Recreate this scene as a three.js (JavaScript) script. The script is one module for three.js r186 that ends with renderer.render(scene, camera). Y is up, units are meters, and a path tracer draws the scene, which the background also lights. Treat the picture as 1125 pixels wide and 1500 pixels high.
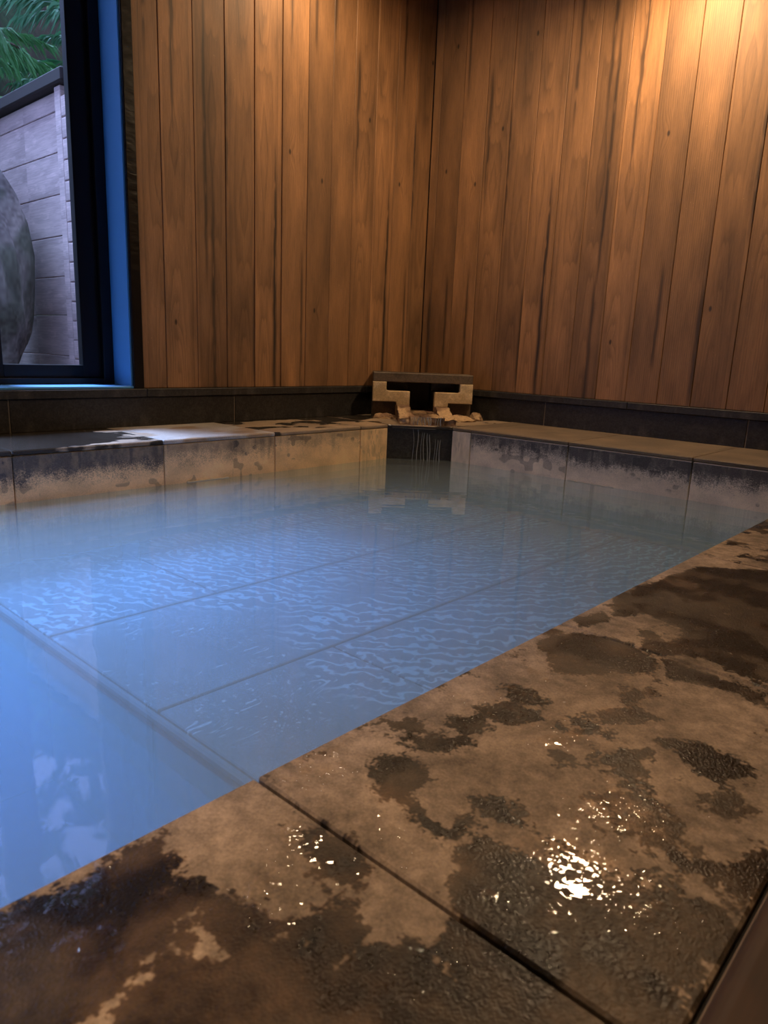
import * as THREE from 'three';
import { ConvexGeometry } from 'three/addons/geometries/ConvexGeometry.js';
import { mergeGeometries } from 'three/addons/utils/BufferGeometryUtils.js';
import { RectAreaLightUniformsLib } from 'three/addons/lights/RectAreaLightUniformsLib.js';
RectAreaLightUniformsLib.init();

// ------------------------------------------------------------------ camera, sky, daylight, exposure
const scene = new THREE.Scene();
const camera = new THREE.PerspectiveCamera(71.83, 1125 / 1500, 0.02, 100);
camera.position.set(0, 0.612, 0);
camera.rotation.set(-0.22355, -0.83557, 0.0406, 'YXZ');
camera.focus = 2.6;
camera.userData.fStop = 6;
scene.add(camera);
scene.background = new THREE.Color().setRGB(1.2, 1.5, 3.1);       // shaded daylight seen by an interior white balance
const daylight = new THREE.DirectionalLight(new THREE.Color().setRGB(0.39, 0.57, 1.0), 18.5);
daylight.position.set(0.0, 8.0, -7.6);
daylight.target.position.set(1.1, 0, -2.0);
daylight.castShadow = true;
daylight.shadow.radius = 54;
Object.assign(daylight.shadow.camera, { left: -6, right: 6, top: 6, bottom: -6, near: 0.1, far: 30 });
scene.add(daylight, daylight.target);
const renderer = new THREE.WebGLRenderer({ antialias: true });
renderer.toneMapping = THREE.LinearToneMapping;
renderer.toneMappingExposure = 1.0;
renderer.shadowMap.enabled = true;
const LAMPS = [9.5, 4.6, 12.5];                                               // candela straight down, wall lamps and deck lamp

// ------------------------------------------------------------------ helpers
let seed = 12345;
const rnd = () => { seed = (seed * 1664525 + 1013904223) >>> 0; return seed / 4294967296; };
const rr = (a, b) => a + (b - a) * rnd();
const clamp = (x, a = 0, b = 1) => Math.min(b, Math.max(a, x));
const sm = (a, b, x) => { const t = clamp((x - a) / (b - a)); return t * t * (3 - 2 * t); };
const mix = (a, b, t) => a + (b - a) * t;
function hash(ix, iy, s) {
  let h = (Math.imul(ix, 374761393) + Math.imul(iy, 668265263) + Math.imul(s, 974634777)) | 0;
  h = Math.imul(h ^ (h >>> 13), 1274126177);
  return ((h ^ (h >>> 16)) >>> 0) / 4294967296;
}
function vn(x, y, s = 0) {
  const ix = Math.floor(x), iy = Math.floor(y);
  let fx = x - ix, fy = y - iy;
  fx = fx * fx * (3 - 2 * fx); fy = fy * fy * (3 - 2 * fy);
  const a = hash(ix, iy, s), b = hash(ix + 1, iy, s), c = hash(ix, iy + 1, s), d = hash(ix + 1, iy + 1, s);
  return a + (b - a) * fx + (c - a) * fy + (a - b - c + d) * fx * fy;
}
function fbm(x, y, s = 0, n = 4) {
  let v = 0, a = 0.5, t = 0;
  for (let i = 0; i < n; i++) { v += a * vn(x, y, s + i * 17); t += a; a *= 0.5; x *= 2.03; y *= 2.03; }
  return v / t;
}
function dataTex(w, h, fn, srgb = true) {
  const d = new Uint8Array(w * h * 4), o = [0, 0, 0];
  for (let j = 0; j < h; j++) for (let i = 0; i < w; i++) {
    fn((i + 0.5) / w, (j + 0.5) / h, o);
    const k = (j * w + i) * 4;
    d[k] = clamp(o[0], 0, 255); d[k + 1] = clamp(o[1], 0, 255); d[k + 2] = clamp(o[2], 0, 255); d[k + 3] = 255;
  }
  const t = new THREE.DataTexture(d, w, h);
  t.magFilter = THREE.LinearFilter; t.minFilter = THREE.LinearFilter;
  t.wrapS = t.wrapT = THREE.RepeatWrapping;
  if (srgb) t.colorSpace = THREE.SRGBColorSpace;
  t.needsUpdate = true;
  return t;
}
const std = (p) => new THREE.MeshStandardMaterial(p);
const phys = (p) => new THREE.MeshPhysicalMaterial(p);
const taken = {};
function numbered(n) { if (!(n in taken)) { taken[n] = 0; return n; } taken[n]++; return n + '_' + String(taken[n]).padStart(3, '0'); }
function mesh(name, geo, mat, parent) {
  const m = new THREE.Mesh(geo, mat);
  m.name = parent ? name : numbered(name);
  m.castShadow = m.receiveShadow = true;
  (parent || scene).add(m);
  return m;
}
function thing(name, label, category, pos = [0, 0, 0], group) {
  const g = new THREE.Group(); g.name = numbered(name); g.position.set(...pos); scene.add(g);
  g.userData = { label, category }; if (group) g.userData.group = group;
  return g;
}
function structure(name, label, category) {
  const g = new THREE.Group(); g.name = numbered(name); scene.add(g);
  g.userData = { kind: 'structure', label, category };
  return g;
}
// uv by the face's main axis, in metres, with an origin
function boxUV(geo, ox = 0, oy = 0, oz = 0) {
  const p = geo.attributes.position, n = geo.attributes.normal, uv = new Float32Array(p.count * 2);
  for (let i = 0; i < p.count; i++) {
    const ax = Math.abs(n.getX(i)), ay = Math.abs(n.getY(i)), az = Math.abs(n.getZ(i));
    const x = p.getX(i) - ox, y = p.getY(i) - oy, z = p.getZ(i) - oz;
    let u, v;
    if (az >= ax && az >= ay) { u = x; v = y; } else if (ay >= ax) { u = x; v = -z; } else { u = z; v = y; }
    uv[i * 2] = u; uv[i * 2 + 1] = v;
  }
  geo.setAttribute('uv', new THREE.BufferAttribute(uv, 2));
  return geo;
}
// chamfered box between two corners
function cbox(x0, x1, y0, y1, z0, z1, c = 0.003) {
  const pts = [];
  for (const sx of [0, 1]) for (const sy of [0, 1]) for (const sz of [0, 1]) {
    const x = sx ? x1 : x0, y = sy ? y1 : y0, z = sz ? z1 : z0, dx = sx ? -c : c, dy = sy ? -c : c, dz = sz ? -c : c;
    pts.push(new THREE.Vector3(x + dx, y + dy, z), new THREE.Vector3(x + dx, y, z + dz), new THREE.Vector3(x, y + dy, z + dz));
  }
  return boxUV(new ConvexGeometry(pts), x0, y0, z0);
}
function box(x0, x1, y0, y1, z0, z1) {
  const g = new THREE.BoxGeometry(x1 - x0, y1 - y0, z1 - z0).toNonIndexed();
  g.translate((x0 + x1) / 2, (y0 + y1) / 2, (z0 + z1) / 2);
  return boxUV(g);
}
// vertical prism over a plan given as [x, z] points
function prism(pts, y0, y1, bevel = 0) {
  const s = new THREE.Shape(pts.map(([x, z]) => new THREE.Vector2(x, -z)));
  const g = new THREE.ExtrudeGeometry(s, { depth: y1 - y0 - 2 * bevel, bevelEnabled: bevel > 0, bevelSize: bevel, bevelThickness: bevel, bevelOffset: -bevel, bevelSegments: 1 });
  g.rotateX(-Math.PI / 2); g.translate(0, y0 + bevel, 0);
  return boxUV(g);
}
function lumpy(g, amp, freq, s) {
  const p = g.attributes.position, n = g.attributes.normal;
  for (let i = 0; i < p.count; i++) {
    const x = p.getX(i), y = p.getY(i), z = p.getZ(i);
    const a = fbm(x * freq + y * freq * 0.7, z * freq - y * freq * 0.9, s, 4) - 0.5, b = fbm(y * freq + 9, x * freq + z * freq, s + 5, 4) - 0.5;
    p.setXYZ(i, x + (a + b * 0.5) * amp * (Math.abs(n.getX(i)) + 0.4), y + (b + a * 0.4) * amp * (Math.abs(n.getY(i)) + 0.4), z + (a - b * 0.6) * amp * (Math.abs(n.getZ(i)) + 0.4));
  }
  g.computeVertexNormals();
  return g;
}

// ------------------------------------------------------------------ dimensions (metres; deck top is y = 0)
const ZA = -3.35, XB = 4.03, CEIL = 3.0, XL = -1.6, ZF = 1.6;           // room faces
const PZ0 = -2.813, PZ1 = -0.742, PX1 = 3.366;                          // pool faces
const LEDGE = 0.19, SILL = 0.379, WATER = -0.012, SHELF = -0.25, STEP = 0.79, DEEP = -0.72;
const WX0 = -1.2, WX1 = 1.80, WY0 = 0.392, WY1 = 2.75;                   // window opening

// ------------------------------------------------------------------ materials
// stained cedar planks: each variant covers one plank width (0.187 m) by 2.4 m
function woodVariant(k) {
  const s = 100 + k * 31, flat = k % 3 !== 1, cx = 0.3 + 0.4 * hash(k, 3, 9), tone = 0.86 + 0.26 * hash(k, 8, 2), knots = [];
  for (let i = 0; i < 2; i++) if (hash(k, i, 77) > 0.72) knots.push([0.2 + 0.6 * hash(k, i, 78), hash(k, i, 79)]);
  const streaks = [];
  for (let i = 0; i < 3; i++) if (hash(k, i, 55) > 0.4) streaks.push([hash(k, i, 56), hash(k, i, 57), 0.12 + 0.3 * hash(k, i, 58), 0.02 + 0.05 * hash(k, i, 59)]);
  const H = (u, v) => {
    let x = u - cx;
    x += 0.05 * (fbm(u * 3, v * 5, s + 1, 2) - 0.5);
    for (const [kx, kv] of knots) { const dx = (u - kx) * 0.187, dy = (v - kv) * 2.4; x += 0.16 * Math.exp(-(dx * dx * 900 + dy * dy * 160)); }
    const ring = flat ? Math.abs(x) * 6 + (1.2 + 2.2 * hash(k, 1, 4)) * Math.pow(Math.abs(v - 0.45 + 0.25 * (fbm(1, v * 4, s, 2) - 0.5)), 1.0) * 5 * Math.exp(-x * x * 22) : x * 17 + 1.4 * fbm(u * 2, v * 3, s + 2, 2);
    const r = ring - Math.floor(ring);
    return Math.pow(r, 2.2) * (1 - sm(0.9, 1.0, r));
  };
  const map = dataTex(144, 1400, (u, v, o) => {
    const g = H(u, v), fine = vn(u * 70, v * 45, s + 3) * 0.6 + vn(u * 140, v * 160, s + 4) * 0.4, cloud = fbm(u * 2.2, v * 7, s + 6, 3);
    let d = tone * (1.0 - 0.17 * g + 0.2 * (fine - 0.5) + 0.42 * (cloud - 0.5));
    let red = 0;
    for (const [sx, sv, len, wd] of streaks) {
      const dx = (u - sx + 0.03 * (vn(1, v * 30, s + 9) - 0.5)) / wd, dv = (v - sv) / len, m = Math.exp(-dx * dx) * (1 - sm(0.5, 1, Math.abs(dv))) * sm(0.25, 0.6, vn(u * 18, v * 26, s + 8) + 0.25);
      d *= 1 - 0.42 * m; red += m * 0.2;
    }
    for (const [kx, kv] of knots) { const dx = (u - kx) * 0.187, dy = (v - kv) * 2.4, q = Math.sqrt(dx * dx * 1.6 + dy * dy * 0.5); d *= 1 - 0.55 * (1 - sm(0.004, 0.013, q)); }
    const spot = vn(u * 60, v * 420, s + 12) > 0.965 && vn(u * 3, v * 6, s + 13) > 0.62 ? 1 : 0;
    o[0] = 152 * d + 40 * spot; o[1] = 110 * d * (1 - 0.06 * red) + 36 * spot; o[2] = 72 * d * (1 - 0.05 * red) + 30 * spot;
  });
  const bump = dataTex(144, 700, (u, v, o) => { const g = H(u, v); o[0] = o[1] = o[2] = 150 - 60 * g + 60 * (vn(u * 90, v * 60, s + 3) - 0.5); }, false);
  return std({ name: 'stained_cedar', map, bumpMap: bump, bumpScale: 0.0007, roughness: 0.62 });
}
const woods = []; for (let k = 0; k < 9; k++) woods.push(woodVariant(k));
const darkStoneTex = dataTex(512, 512, (u, v, o) => {
  const f = fbm(u * 6, v * 6, 3, 4), g = vn(u * 170, v * 170, 4), h = vn(u * 60, v * 60, 8), w = sm(0.62, 0.8, fbm(u * 14, v * 3, 6, 4));
  const d = 44 + 20 * (f - 0.5) + 22 * (g - 0.5) + 10 * (h - 0.5) + 22 * w;
  o[0] = d; o[1] = d * 0.93; o[2] = d * 0.88;
});
const stoneBump = dataTex(512, 512, (u, v, o) => { o[0] = o[1] = o[2] = 128 + 90 * (vn(u * 200, v * 200, 14) - 0.5) + 70 * (fbm(u * 24, v * 24, 15, 3) - 0.5); }, false);
const darkStone = std({ name: 'dark_stone', map: darkStoneTex, bumpMap: stoneBump, bumpScale: 0.0015, roughness: 0.6 });
const mortar = std({ name: 'mortar', color: 0x8f8270, roughness: 0.9 });
const concrete = std({ name: 'concrete', color: 0x6b645c, roughness: 0.9 });
const blackMetal = std({ name: 'black_anodised_metal', color: 0x0b0b0d, roughness: 0.45, metalness: 0.2 });
const glass = phys({ name: 'window_glass', color: 0xffffff, transmission: 1, thickness: 0, roughness: 0, ior: 1.5 });
const bluePaint = std({ name: 'blue_reveal_paint', color: new THREE.Color().setRGB(0.11, 0.36, 0.66), roughness: 0.5 });
const blackLacquerBump = dataTex(128, 512, (u, v, o) => { o[0] = o[1] = o[2] = 128 + 120 * (fbm(u * 18, v * 40, 41, 3) - 0.5); }, false);
const blackLacquer = std({ name: 'black_lacquered_wood', color: 0x15100d, roughness: 0.3, bumpMap: blackLacquerBump, bumpScale: 0.004 });
const plasterMat = std({ name: 'ceiling_boards', color: 0x8a6a48, roughness: 0.8 });
const wallWood = std({ name: 'plain_cedar', color: 0x84603e, roughness: 0.7 });

// ------------------------------------------------------------------ room shell
const wallBack = structure('wall_back', 'wall of vertical cedar planks with the window, over a dark stone base', 'wall');
mesh('wall_body', mergeGeometries([
  box(WX1, XB + 0.2, -0.8, CEIL + 0.1, ZA - 0.26, ZA - 0.02), box(XL - 0.2, WX0, -0.8, CEIL + 0.1, ZA - 0.26, ZA - 0.02),
  box(WX0, WX1, -0.8, WY0 - 0.012, ZA - 0.26, ZA - 0.02), box(WX0, WX1, WY1, CEIL + 0.1, ZA - 0.26, ZA - 0.02)]), concrete, wallBack);
const wallRight = structure('wall_right', 'wall of vertical cedar planks over a dark stone base', 'wall');
mesh('wall_body', box(XB + 0.02, XB + 0.22, -0.8, CEIL + 0.1, ZA - 0.02, ZF + 0.2), concrete, wallRight);
{
  const P = 0.187, full = cbox(-P / 2 + 0.0008, P / 2 - 0.0008, -1.31, 1.31, -0.02, 0, 0.0028), short = {};
  const planked = (g) => { const uv = g.attributes.uv; for (let i = 0; i < uv.count; i++) uv.setXY(i, uv.getX(i) / P, uv.getY(i) / 2.62); return g; };
  planked(full);
  const put = (parent, place, w, k, flip) => {
    let g = full;
    if (Math.abs(w - P) > 0.001) g = short[w.toFixed(3)] ??= planked(cbox(-w / 2 + 0.0008, w / 2 - 0.0008, -1.31, 1.31, -0.02, 0, 0.0028));
    const m = mesh('plank', g, woods[k % woods.length], parent);
    place(m);
    m.position.y = SILL + 1.311;
    if (flip) m.rotateZ(Math.PI);
  };
  const xs = [1.852, 1.986, 2.174, 2.357, 2.55, 2.738, 2.93, 3.115, 3.295, 3.484, 3.671, 3.858, 4.028];
  const order = [0, 3, 6, 2, 5, 7, 1, 4, 8, 5, 7, 2, 1];
  for (let i = 0; i + 1 < xs.length; i++) {
    const w = +(xs[i + 1] - xs[i]).toFixed(3), c = (xs[i] + xs[i + 1]) / 2;
    put(wallBack, (m) => m.position.set(c, 0, ZA + (hash(i, 1, 5) - 0.5) * 0.0016), Math.abs(w - P) < 0.007 ? P : w, order[i], false);
  }
  let z = ZA + 0.005, i = 0;
  const ord2 = [4, 1, 7, 8, 2, 5, 0, 6, 3, 1, 4, 2, 8, 0, 5, 7, 3, 6];
  for (z = -2.533 - 5 * P; z < ZF - 0.02; z += P, i++) {
    const z0 = Math.max(z, ZA + 0.003), z1 = Math.min(z + P, ZF), w = z1 - z0;
    put(wallRight, (m) => { m.rotation.y = -Math.PI / 2; m.position.set(XB + (hash(i, 2, 5) - 0.5) * 0.0016, 0, (z0 + z1) / 2); }, Math.abs(w - P) < 0.003 ? P : +w.toFixed(3), ord2[i % 18], hash(i, 4, 4) > 0.5);
  }
}
// stone base of both walls: panels between ledge and cap, light mortar joints
{
  const yb = LEDGE, yt = 0.337;
  const xsA = [XL, -0.001, 1.2, 2.402, 3.6, XB];
  for (let i = 0; i + 1 < xsA.length; i++) mesh('stone_panel', cbox(xsA[i] + 0.003, xsA[i + 1] - 0.003, yb, yt, ZA - 0.02, ZA + 0.008, 0.002), darkStone, wallBack);
  mesh('mortar_bed', box(XL, XB, yb, yt - 0.001, ZA - 0.02, ZA + 0.004), mortar, wallBack);
  const cA = [XL, 0.62, 1.862, 3.46, XB];
  for (let i = 0; i + 1 < cA.length; i++) mesh('cap_stone', cbox(cA[i] + 0.001, cA[i + 1] - 0.001, yt + 0.001, SILL, ZA - 0.02, ZA + 0.017, 0.003), darkStone, wallBack);
  const zsB = [ZA + 0.01, -2.3, -1.1, 0.1, ZF];
  for (let i = 0; i + 1 < zsB.length; i++) mesh('stone_panel', cbox(XB - 0.008, XB + 0.02, yb, yt, zsB[i] + 0.003, zsB[i + 1] - 0.003, 0.002), darkStone, wallRight);
  mesh('mortar_bed', box(XB - 0.004, XB + 0.02, yb, yt - 0.001, ZA + 0.01, ZF), mortar, wallRight);
  const cB = [ZA + 0.018, -1.76, -0.55, ZF];
  for (let i = 0; i + 1 < cB.length; i++) mesh('cap_stone', cbox(XB - 0.017, XB + 0.02, yt + 0.001, SILL, cB[i] + 0.001, cB[i + 1] - 0.001, 0.003), darkStone, wallRight);
}
const wallLeft = structure('wall_left', 'plain wooden wall at the far end of the bath', 'wall');
mesh('wall_body', box(XL - 0.2, XL, -0.8, CEIL + 0.1, ZA - 0.02, ZF + 0.2), wallWood, wallLeft);
const wallFront = structure('wall_front', 'plain wooden wall behind the deck', 'wall');
mesh('wall_body', box(XL, XB + 0.02, -0.8, CEIL + 0.1, ZF, ZF + 0.2), wallWood, wallFront);
const ceiling = structure('ceiling', 'wooden ceiling with recessed lamps', 'ceiling');
mesh('ceiling_body', box(XL - 0.2, XB + 0.22, CEIL, CEIL + 0.2, ZA - 0.26, ZF + 0.2), plasterMat, ceiling);

// ------------------------------------------------------------------ window
{
  const w = structure('window_1', 'black framed window in a blue painted reveal', 'window');
  const zf0 = -3.60, zf1 = -3.535;                      // frame depth
  mesh('reveal', cbox(WX1 - 0.012, WX1, WY0, WY1, zf0, ZA - 0.004, 0.001), bluePaint, w);
  mesh('reveal', cbox(WX0, WX0 + 0.012, WY0, WY1, zf0, ZA - 0.004, 0.001), bluePaint, w);
  mesh('reveal', cbox(WX0, WX1, WY1 - 0.012, WY1, zf0, ZA - 0.004, 0.001), bluePaint, w);
  mesh('sill', cbox(WX0, WX1 - 0.001, WY0 - 0.012, WY0, zf0, ZA + 0.006, 0.002), bluePaint, w);
  mesh('casing', cbox(WX1 - 0.004, 1.851, SILL, WY1 + 0.05, ZA - 0.02, ZA + 0.014, 0.004), blackLacquer, w);
  mesh('casing', cbox(WX0 - 0.05, WX0 + 0.004, SILL, WY1 + 0.05, ZA - 0.02, ZA + 0.014, 0.004), blackLacquer, w);
  mesh('casing', cbox(WX0, WX1 - 0.004, WY1, WY1 + 0.05, ZA - 0.02, ZA + 0.014, 0.004), blackLacquer, w);
  const r0 = 1.788, by = WY0;
  mesh('outer_frame', mergeGeometries([cbox(1.735, r0, by, WY1 - 0.012, zf0, zf1 + 0.012, 0.002), cbox(WX0 + 0.012, 1.735, by, by + 0.03, zf0, zf1 + 0.012, 0.002), cbox(WX0 + 0.012, 1.735, WY1 - 0.06, WY1 - 0.012, zf0, zf1 + 0.012, 0.002), cbox(WX0 + 0.012, WX0 + 0.05, by, WY1 - 0.012, zf0, zf1 + 0.012, 0.002)]), blackMetal, w);
  const sash = (x0, x1, st, dz) => {
    const y0 = by + 0.03, y1 = WY1 - 0.06;
    const f = mesh('sash', mergeGeometries([cbox(x0, x0 + st, y0, y1, zf0 + dz, zf1 + dz - 0.02, 0.002), cbox(x1 - st, x1, y0, y1, zf0 + dz, zf1 + dz - 0.02, 0.002), cbox(x0 + st, x1 - st, y0, y0 + 0.062, zf0 + dz, zf1 + dz - 0.02, 0.002), cbox(x0 + st, x1 - st, y1 - 0.06, y1, zf0 + dz, zf1 + dz - 0.02, 0.002)]), blackMetal, w);
    mesh('pane', box(x0 + st, x1 - st, y0 + 0.062, y1 - 0.06, zf0 + dz + 0.02, zf0 + dz + 0.0202), glass, f);
  };
  sash(1.17, 1.735, 0.095, 0.004);
  sash(0.0, 1.17, 0.08, 0.004);
  sash(WX0 + 0.05, 0.0, 0.08, 0.004);
}

// ------------------------------------------------------------------ pool basin
const pool = thing('bath_basin', 'sunken stone bath with a tiled ledge and a step under the water', 'bath');
const tileMade = {};
function tileTexture(k, ...how) { return (tileMade[k] ??= makeTile(k, ...how)); }
function makeTile(k, dark, height, warm) {
  const s = 400 + k * 13;
  const c = dataTex(448, 160, (u, v, o) => {
    const x = u * 0.625, y = v * 0.2;
    const grain = vn(x * 700, y * 700, s) * 0.6 + vn(x * 300, y * 300, s + 1) * 0.4, cl = fbm(x * 9, y * 14, s + 2, 4);
    const edge = height + 0.34 * (fbm(x * 12, y * 22, s + 3, 5) - 0.5) + 0.10 * (vn(x * 160, y * 160, s + 9) - 0.5);
    let m = dark * sm(-0.22, 0.26, v - edge + 0.34 * (vn(x * 420, y * 420, s + 12) - 0.5)) * (0.55 + 0.8 * fbm(x * 40, y * 18, s + 5, 3));
    const run = sm(0.66, 0.78, vn(x * 60, y * 5, s + 6)) * sm(0.25, 0.6, v) * dark * 0.25;
    m = clamp(m + run, 0, 0.93);
    const blot = sm(0.66, 0.72, vn(x * 34, y * 34, s + 7)) * sm(0.5, 0.6, vn(x * 7, y * 9, s + 11)) * 0.3;
    const b = 1 + 0.16 * (grain - 0.5) + 0.28 * (cl - 0.5);
    const t = clamp(m + blot * (dark > 0.2 ? 1 : 0.5));
    o[0] = mix((warm ? 240 : 226) * b, 78 + 40 * (grain - 0.5), t); o[1] = mix((warm ? 202 : 208) * b, 74 + 38 * (grain - 0.5), t); o[2] = mix((warm ? 152 : 184) * b, 72 + 36 * (grain - 0.5), t);
  });
  c.wrapS = c.wrapT = THREE.ClampToEdgeWrapping;
  return std({ name: 'weathered_ledge_tile', map: c, bumpMap: stoneBump, bumpScale: 0.001, roughness: 0.7 });
}
const capMade = {};
const capTex = (k, wet, pale) => (capMade[k] ??= makeCap(k, wet, pale));
const makeCap = (k, wet, pale) => {
  const s = 700 + k * 19;
  const wetAt = (x, y) => clamp(sm(0.52 - 0.22 * wet, 0.6 - 0.22 * wet, fbm(x * 5, y * 9, s + 2, 4)) * (wet > 0 ? 1 : 0));
  const c = dataTex(320, 288, (u, v, o) => {
    const x = u * 0.63, y = v * 0.56, g = vn(x * 500, y * 500, s), cl = fbm(x * 8, y * 8, s + 1, 4), w = wetAt(x, y);
    const b = 1 + 0.2 * (g - 0.5) + 0.4 * (cl - 0.5), p = pale * sm(0.36, 0.5, fbm(x * 6 + 3, y * 10, s + 4, 3));
    const q = pale < 0 ? 0.72 : 1;
    o[0] = mix(mix(150, 165, Math.max(0, p)) * b * q, 58 * b, w); o[1] = mix(mix(128, 158, Math.max(0, p)) * b * q, 52 * b, w); o[2] = mix(mix(104, 150, Math.max(0, p)) * b * q, 46 * b, w);
  });
  const r = dataTex(320, 288, (u, v, o) => { const w = wetAt(u * 0.63, v * 0.56); o[0] = o[1] = o[2] = mix(175, 38, w); }, false);
  return std({ name: 'ledge_cap_stone', map: c, roughnessMap: r, roughness: 1, bumpMap: stoneBump, bumpScale: 0.0012 });
};
{
  const bot = -0.75, tTop = LEDGE - 0.019;
  mesh('basin_core', mergeGeometries([
    box(XL, 3.116, bot, tTop - 0.001, ZA, PZ0 - 0.03), box(PX1 + 0.03, XB, bot, tTop - 0.001, -2.526, ZF),
    box(XL, PX1 + 0.03, bot - 0.1, DEEP - 0.02, PZ0 - 0.03, PZ1 + 0.03), box(STEP + 0.02, PX1 + 0.03, DEEP - 0.02, SHELF - 0.02, PZ0 - 0.03, PZ1 + 0.03)]), concrete, pool);
  const fit = (g, w, h) => { const uv = g.attributes.uv; for (let i = 0; i < uv.count; i++) uv.setXY(i, uv.getX(i) / w, (uv.getY(i) - (WATER - bot)) / h); return g; };
  const A = [[XL, -0.865, 0.8, 0.55], [-0.865, -0.24, 0.8, 0.5], [-0.24, 0.385, 0.85, 0.5], [0.385, 1.008, 0.9, 0.42], [1.008, 1.642, 0.92, 0.47], [1.642, 2.267, 0.5, 0.62], [2.267, 2.886, 0.3, 0.66], [2.886, 3.116, 0.05, 0.9]];
  const caps = [[0.4, 0], [0.5, 0], [0.8, 0], [1, 0], [1, 0.1], [0, 1], [0.12, 0.1], [0.3, 0]];
  A.forEach(([x0, x1, d, h], i) => {
    mesh('ledge_tile', fit(cbox(x0 + 0.002, x1 - 0.002, bot, tTop - 0.002, PZ0 - 0.03, PZ0, 0.003), x1 - x0, tTop - WATER), tileTexture(Math.max(2, i), d, h, true), pool);
    const g = cbox(x0 + 0.001, x1 - 0.001, tTop, LEDGE, ZA, PZ0 + 0.001, 0.004), uv = g.attributes.uv;
    for (let j = 0; j < uv.count; j++) uv.setXY(j, uv.getX(j) / 0.63, uv.getY(j) / 0.56);
    mesh('cap_slab', g, capTex(Math.max(2, i), ...caps[Math.max(2, i)]), pool);
  });
  const B = [[-2.526, -2.39, 0.05, 0.9], [-2.39, -1.767, 0.9, 0.66], [-1.767, -1.131, 0.95, 0.56], [-1.131, -0.5, 0.95, 0.56], [-0.5, 0.13, 0.8, 0.6], [0.13, 0.76, 0.8, 0.6], [0.76, ZF, 0.8, 0.6]];
  B.forEach(([z0, z1, d, h], i) => {
    mesh('ledge_tile', fit(cbox(PX1, PX1 + 0.03, bot, tTop - 0.002, z0 + 0.002, z1 - 0.002, 0.003), z1 - z0, tTop - WATER), tileTexture(20 + Math.min(i, 4), d, h, false), pool);
    const g = cbox(PX1 - 0.001, XB, tTop, LEDGE, z0 + 0.001, z1 - 0.001, 0.004), uv = g.attributes.uv;
    for (let j = 0; j < uv.count; j++) uv.setXY(j, uv.getX(j) / 0.7, uv.getY(j) / 0.6);
    mesh('cap_slab', g, capTex(20 + Math.min(i, 4), 0, -0.9), pool);
  });
  // cut-off corner under the spout
  mesh('corner_panel', prism([[3.112, PZ0 - 0.012], [PX1 + 0.012, -2.522], [XB, -2.522], [XB, ZA], [3.112, ZA]], bot, tTop - 0.002), darkStone, pool);
  const cc = prism([[3.117, PZ0 + 0.001], [PX1 - 0.001, -2.527], [XB, -2.527], [XB, ZA], [3.117, ZA]], tTop, LEDGE, 0.004);
  mesh('corner_cap', cc, capTex(40, 0.3, 0.1), pool);
  // lime crust along the water line of two tiles
  const lime = std({ name: 'lime_crust', color: 0xcfc4b0, roughness: 0.75 });
  const crust = (x0, x1, z0, z1) => { const g = new THREE.CapsuleGeometry(0.004, Math.hypot(x1 - x0, z1 - z0), 3, 8, 40); g.rotateZ(Math.PI / 2); g.rotateY(-Math.atan2(z1 - z0, x1 - x0)); lumpy(g, 0.004, 70, 5); g.translate((x0 + x1) / 2, WATER + 0.001, (z0 + z1) / 2); return boxUV(g); };
  mesh('lime_crust', crust(1.76, 1.98, PZ0 + 0.001, PZ0 + 0.001), lime, pool);
  mesh('lime_crust', crust(PX1 - 0.001, PX1 - 0.001, -1.75, -1.5), lime, pool);
  // tiled shelf under the water: grey stone with pale mineral silt lying in ripple marks
  const spx = 3.45, spz = -2.85;
  const siltTex = dataTex(1500, 1200, (u, v, o) => {
    const x = STEP + u * (PX1 - STEP), z = PZ0 + v * (PZ1 - PZ0), r = Math.hypot(x - spx, z - spz);
    const lam = 0.030 + 0.005 * r;
    const wob = 4.0 * (fbm(x * 8, z * 8, 801, 3) - 0.5) + 2.1 * (vn(x * 30, z * 30, 802) - 0.5) + 1.0 * (vn(x * 70, z * 70, 807) - 0.5);
    const ph = Math.sin((6.283 * r) / lam + wob * 2.4);
    const cover = sm(0.33, 0.58, fbm(x * 2.1 + 4, z * 2.3, 803, 3) + 0.16 * sm(1.2, 2.1, x) - 0.22 * (1 - sm(0.9, 1.5, x)) * sm(-2.2, -1.7, z) - 0.10 * sm(2.9, 3.2, x) + 0.12 * (1 - sm(-2.6, -2.3, z)));
    let m = 0.62 * sm(0.3, 0.85, ph + 0.5 * (vn(x * 90, z * 90, 804) - 0.5)) * cover;
    m = Math.max(m, 0.55 * sm(0.80, 0.9, vn(x * 120 + 30 * vn(x * 14, z * 14, 808), z * 170, 805)) * sm(0.4, 0.6, fbm(x * 3, z * 3, 806, 2)));
    const jz = [-2.63, -2.03, -1.42].map((q) => Math.abs(z - q)), j = Math.min(...jz);
    m *= sm(0.004, 0.03, j);
    const b = 1 + 0.18 * (vn(x * 400, z * 400, 810) - 0.5) + 0.22 * (fbm(x * 5, z * 5, 811, 3) - 0.5);
    o[0] = mix(132 * b, 236, m); o[1] = mix(136 * b, 238, m); o[2] = mix(138 * b, 236, m);
  });
  const floorMat = std({ name: 'silted_floor_tile', map: siltTex, roughness: 0.8 });
  const toShelf = (g, x0, z0) => { const p = g.attributes.position, uv = g.attributes.uv; for (let i = 0; i < uv.count; i++) uv.setXY(i, (p.getX(i) - STEP) / (PX1 - STEP), (p.getZ(i) - PZ0) / (PZ1 - PZ0)); return g; };
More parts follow.
